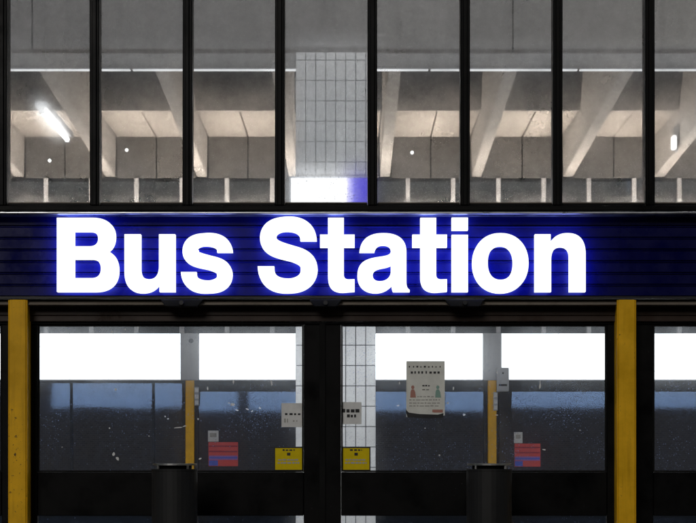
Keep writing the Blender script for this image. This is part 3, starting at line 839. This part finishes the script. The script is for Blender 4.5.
pr(t, 'sheet', 281.5, 303.2, 403, 427, 'paper_white'); dashes(t, 285, 301, 413, 2.0, 'ink', rnd, 2, 4, 2.2); dashes(t, 284, 288, 418.5, 4, 'print_grey', rnd, 1, 2, 1); dashes(t, 293, 299, 420, 1.6, 'print_grey', rnd, 1, 2, 1.5)
t = notice(341.5, 361.5, 402, 424, 'paper_white', 'small white notice with two lines of heavy black print by the door stile')
pr(t, 'sheet', 341.5, 361.5, 402, 424, 'paper_white'); dashes(t, 342.5, 360.5, 409, 3.4, 'ink', rnd, 2, 4.5, 0.9); dashes(t, 347, 356, 414.5, 2.8, 'ink', rnd, 2, 3, 1.2)
for a, b, lab in ((274, 303.2, 'yellow black-bordered notice below the sparse white notice'), (341.5, 370.5, 'yellow black-bordered notice on the pane in front of the tiled column')):
    t = notice(a, b, 447, 470.5, 'notice_yellow', lab)
    pr(t, 'border', a, b, 447, 470.8, 'ink'); pr(t, 'sheet', a + 1.2, b - 1.2, 448, 469.6, 'notice_yellow', 2)
    m = (a + b) / 2
    dashes(t, m - 6, m + 6, 449.2, 1.5, 'ink', rnd, 1.5, 3, 1, 3); pr(t, 'pictogram', m - 1.6, m + 1.8, 452.6, 455.4, 'ink', 3)
    dashes(t, a + 4, b - 4, 459, 1.5, 'print_grey', rnd, 1.5, 4, 0.8, 3); dashes(t, a + 3.5, b - 4, 462, 1.6, 'print_grey', rnd, 1.5, 4, 0.8, 3)

# taped poster, lower edge curling off the glass
a, b, c, d = 406.3, 444.8, 361, 414
t = notice(a, b, c, d, 'paper', 'taped paper poster with red and green figures and a curled lower edge', 'poster')
bm = bmesh.new()
N, Mx = 14, 6
grid = []
for i in range(N + 1):
    v = i / N; py = c + (d + 3 - c) * v
    row = []
    for j in range(Mx + 1):
        u = j / Mx
        curl = max(0, (v - 0.86) / 0.14) ** 2 * (0.02 + 0.012 * math.sin(u * 5))
        row.append(bm.verts.new((PX(a + (b - a) * u), YN + 0.0025 - curl, PZ(py - (1.6 * u if i == N else 0)))))
    grid.append(row)
for i in range(N):
    for j in range(Mx): bm.faces.new((grid[i][j], grid[i][j + 1], grid[i + 1][j + 1], grid[i + 1][j]))
r = bmesh.ops.extrude_face_region(bm, geom=list(bm.faces))
for v in r['geom']:
    if isinstance(v, bmesh.types.BMVert): v.co.y += 0.0006
bmesh.ops.recalc_face_normals(bm, faces=bm.faces)
link('sheet', from_bm(bm, 'sheet'), 'paper', t)
dashes(t, a + 2.5, b - 3, 366, 1.5, 'ink', rnd, 0.8, 2.2, 2.4, 1); dashes(t, a + 4.5, b - 4.5, 371.2, 2.4, 'ink', rnd, 1.2, 2.6, 1.8, 1)
dashes(t, a + 16, b - 15, 385, 1.3, 'ink', rnd, 1.5, 3, 0.8, 1); dashes(t, a + 16, b - 15, 389, 1.0, 'ink', rnd, 1.5, 3, 0.8, 1)
def figure(px, mat):
    Y = YN + 0.001
    bm = bmesh.new()
    pts = [(px - 2.6, 397.5), (px - 2.2, 391.5), (px - 1.2, 389.3), (px + 1.2, 389.3), (px + 2.4, 392), (px + 3.2, 397.5)]
    bm.faces.new([bm.verts.new((PX(x), Y, PZ(y))) for x, y in pts])
    bm.faces.new([bm.verts.new((PX(px + 1.6 * math.cos(q)), Y, PZ(387.2 + 1.9 * math.sin(q)))) for q in [2 * math.pi * i / 12 for i in range(12)]])
    r = bmesh.ops.extrude_face_region(bm, geom=list(bm.faces))
    for v in r['geom']:
        if isinstance(v, bmesh.types.BMVert): v.co.y += 0.0008
    bmesh.ops.recalc_face_normals(bm, faces=bm.faces)
    link('printed_figure', from_bm(bm, 'printed_figure'), mat, t)
figure(a + 6.5, 'print_brown'); figure(b - 7, 'print_green')
for yy in (396, 399.2, 402.4, 405.2): dashes(t, a + 11 if yy < 399 else a + 3, b - 11 if yy < 399 else b - 5, yy, 1.2, 'print_grey', rnd, 1.5, 5, 1.0, 1)
pr(t, 'printed_band', a + 26, b - 2, 409.5, 412.5, 'print_brown', 3)
Y = YN - 0.03
bm = bmesh.new()
prof = [(405.2, 409), (409, 412.5), (420, 414), (438, 414.5), (443.6, 413), (442.8, 417.8), (424, 418.2), (407.5, 417.2)]
bm.faces.new([bm.verts.new((PX(x, Y), Y, PZ(y, Y))) for x, y in prof])
r = bmesh.ops.extrude_face_region(bm, geom=list(bm.faces))
for v in r['geom']:
    if isinstance(v, bmesh.types.BMVert): v.co.y += 0.006
bmesh.ops.recalc_face_normals(bm, faces=bm.faces)
link('curled_edge', from_bm(bm, 'curled_edge'), 'ink', t)

# dried paint flecks and scuffs on the panes: torn little flakes
def fleck(door_o, px, py, w, h, rot, seed):
    r = random.Random(seed)
    bm = bmesh.new(); n = 9
    Y = YN + 0.0005
    ring = []
    for i in range(n):
        q = 2 * math.pi * i / n; s = r.uniform(0.55, 1.15)
        x, y = w / 2 * s * math.cos(q), h / 2 * s * math.sin(q)
        ring.append((px + x * math.cos(rot) - y * math.sin(rot), py + x * math.sin(rot) + y * math.cos(rot)))
    bm.faces.new([bm.verts.new((PX(x), Y, PZ(y))) for x, y in ring])
    ex = bmesh.ops.extrude_face_region(bm, geom=list(bm.faces))
    for v in ex['geom']:
        if isinstance(v, bmesh.types.BMVert): v.co.y += 0.002
    bmesh.ops.recalc_face_normals(bm, faces=bm.faces)
    link('paint_fleck', from_bm(bm, 'paint_fleck'), 'fleck', door_o)
for i, (x, y, w, h, r_) in enumerate(((113.5, 454, 3, 4.5, .5), (117.5, 458.5, 5, 3, .6), (178, 427.5, 8, 1.4, -.1), (184.5, 426, 5, 1.3, -.2), (165, 416.5, 2.2, 1.6, .8),
        (168, 418.6, 2, 1.3, 0), (207.5, 388.5, 1.6, 4, 0.1), (233.5, 381.5, 2, 6, .15), (271.5, 383, 2, 6, -.1), (229, 403, 2.2, 1.6, 0), (232.8, 404.5, 4.6, 3.6, 0),
        (237, 410, 4, 1.4, .3), (247, 409, 4.6, 1.5, .4), (252, 411, 3, 1.4, -.4), (260, 408, 3, 1.4, .5), (115.5, 389.5, 3.2, 2.4, 0), (109.5, 428, 1.8, 1.8, 0),
        (125, 329, 1.6, 2, 0), (112, 332, 4, 1.6, .4), (200, 458.5, 3.4, 2, -.5), (198, 419, 1.8, 1.8, 0), (149, 436, 1.2, 1.2, 0), (62, 447, 1, 1, 0))):
    fleck(dl, x, y, w, h, r_, i)
for i, (x, y, w, h, r_) in enumerate(((399.5, 383, 1.5, 3.2, 0), (453.5, 388, 1.6, 4, .1), (448, 403, 2, 2.6, .5), (464, 414.5, 3, 2.6, 0), (398, 405.5, 2.6, 1.6, -.4),
        (439.5, 455, 1.8, 1.8, 0), (540, 385, 1.8, 9, .05), (544, 449.5, 4.5, 1.2, .25), (497, 372.5, 1.8, 2.2, 0), (497, 415, 3, 1.2, 0), (425, 428, 1.2, 1.2, 0), (580, 430, 1.2, 1.4, 0))):
    fleck(dr, x, y, w, h, r_, 100 + i)

# ------------------------------------------------------------------ litter bins in front of the doors
def litter_bin(px, label):
    Y = 9.35
    x = PX(px, Y); top = PZ(463.4, Y); w = 0.139; yc = Y + w
    t = thing('litter_bin', (x, yc, 0), label, 'bin')
    def rbox(nm, hw, z0, z1, mat, rad, parent=t):
        rad = hw * 0.98      # drum-shaped
        bm = bmesh.new()
        ring = []
        for qx, qy, a0 in ((1, 1, 0), (-1, 1, 90), (-1, -1, 180), (1, -1, 270)):
            for i in range(9):
                a = math.radians(a0 + i * 11.25)
                ring.append((x + qx * (hw - rad) + rad * math.cos(a), yc + qy * (hw - rad) + rad * math.sin(a)))
        A = [bm.verts.new((p, q, z0)) for p, q in ring]; B = [bm.verts.new((p, q, z1)) for p, q in ring]
        bm.faces.new(A[::-1]); bm.faces.new(B)
        for i in range(len(ring)): bm.faces.new((A[i], A[(i + 1) % len(ring)], B[(i + 1) % len(ring)], B[i]))
        return link(nm, from_bm(bm, nm), mat, parent)
    zb = PZ(471, Y)
    rbox('plinth', w - 0.02, 0.0, 0.05, 'rubber', 0.03)
    rbox('body', w, 0.051, zb, 'bin_grey', 0.035)
    rbox('rim', w + 0.003, zb + 0.001, zb + 0.012, 'bin_grey', 0.035)
    rbox('liner', w - 0.035, zb + 0.0125, top - 0.012, 'rubber', 0.02)
    for sx in (-1, 1):
        for sy in (-1, 1): cyl('lid_post', (x + sx * (w - 0.05), yc + sy * (w - 0.05), (zb + 0.0125 + top - 0.0115) / 2), 0.008, top - zb - 0.024, 'steel', t, 'Z', 10)
    rbox('lid', w - 0.004, top - 0.011, top, 'steel', 0.035)
    rbox('band', w + 0.002, zb * 0.55, zb * 0.55 + 0.02, 'bin_grey', 0)
    return t
litter_bin(172, 'dark drum-shaped litter bin with a steel lid in front of the door without a poster')
litter_bin(491.3, 'dark drum-shaped litter bin with a steel lid in front of the door with the poster')
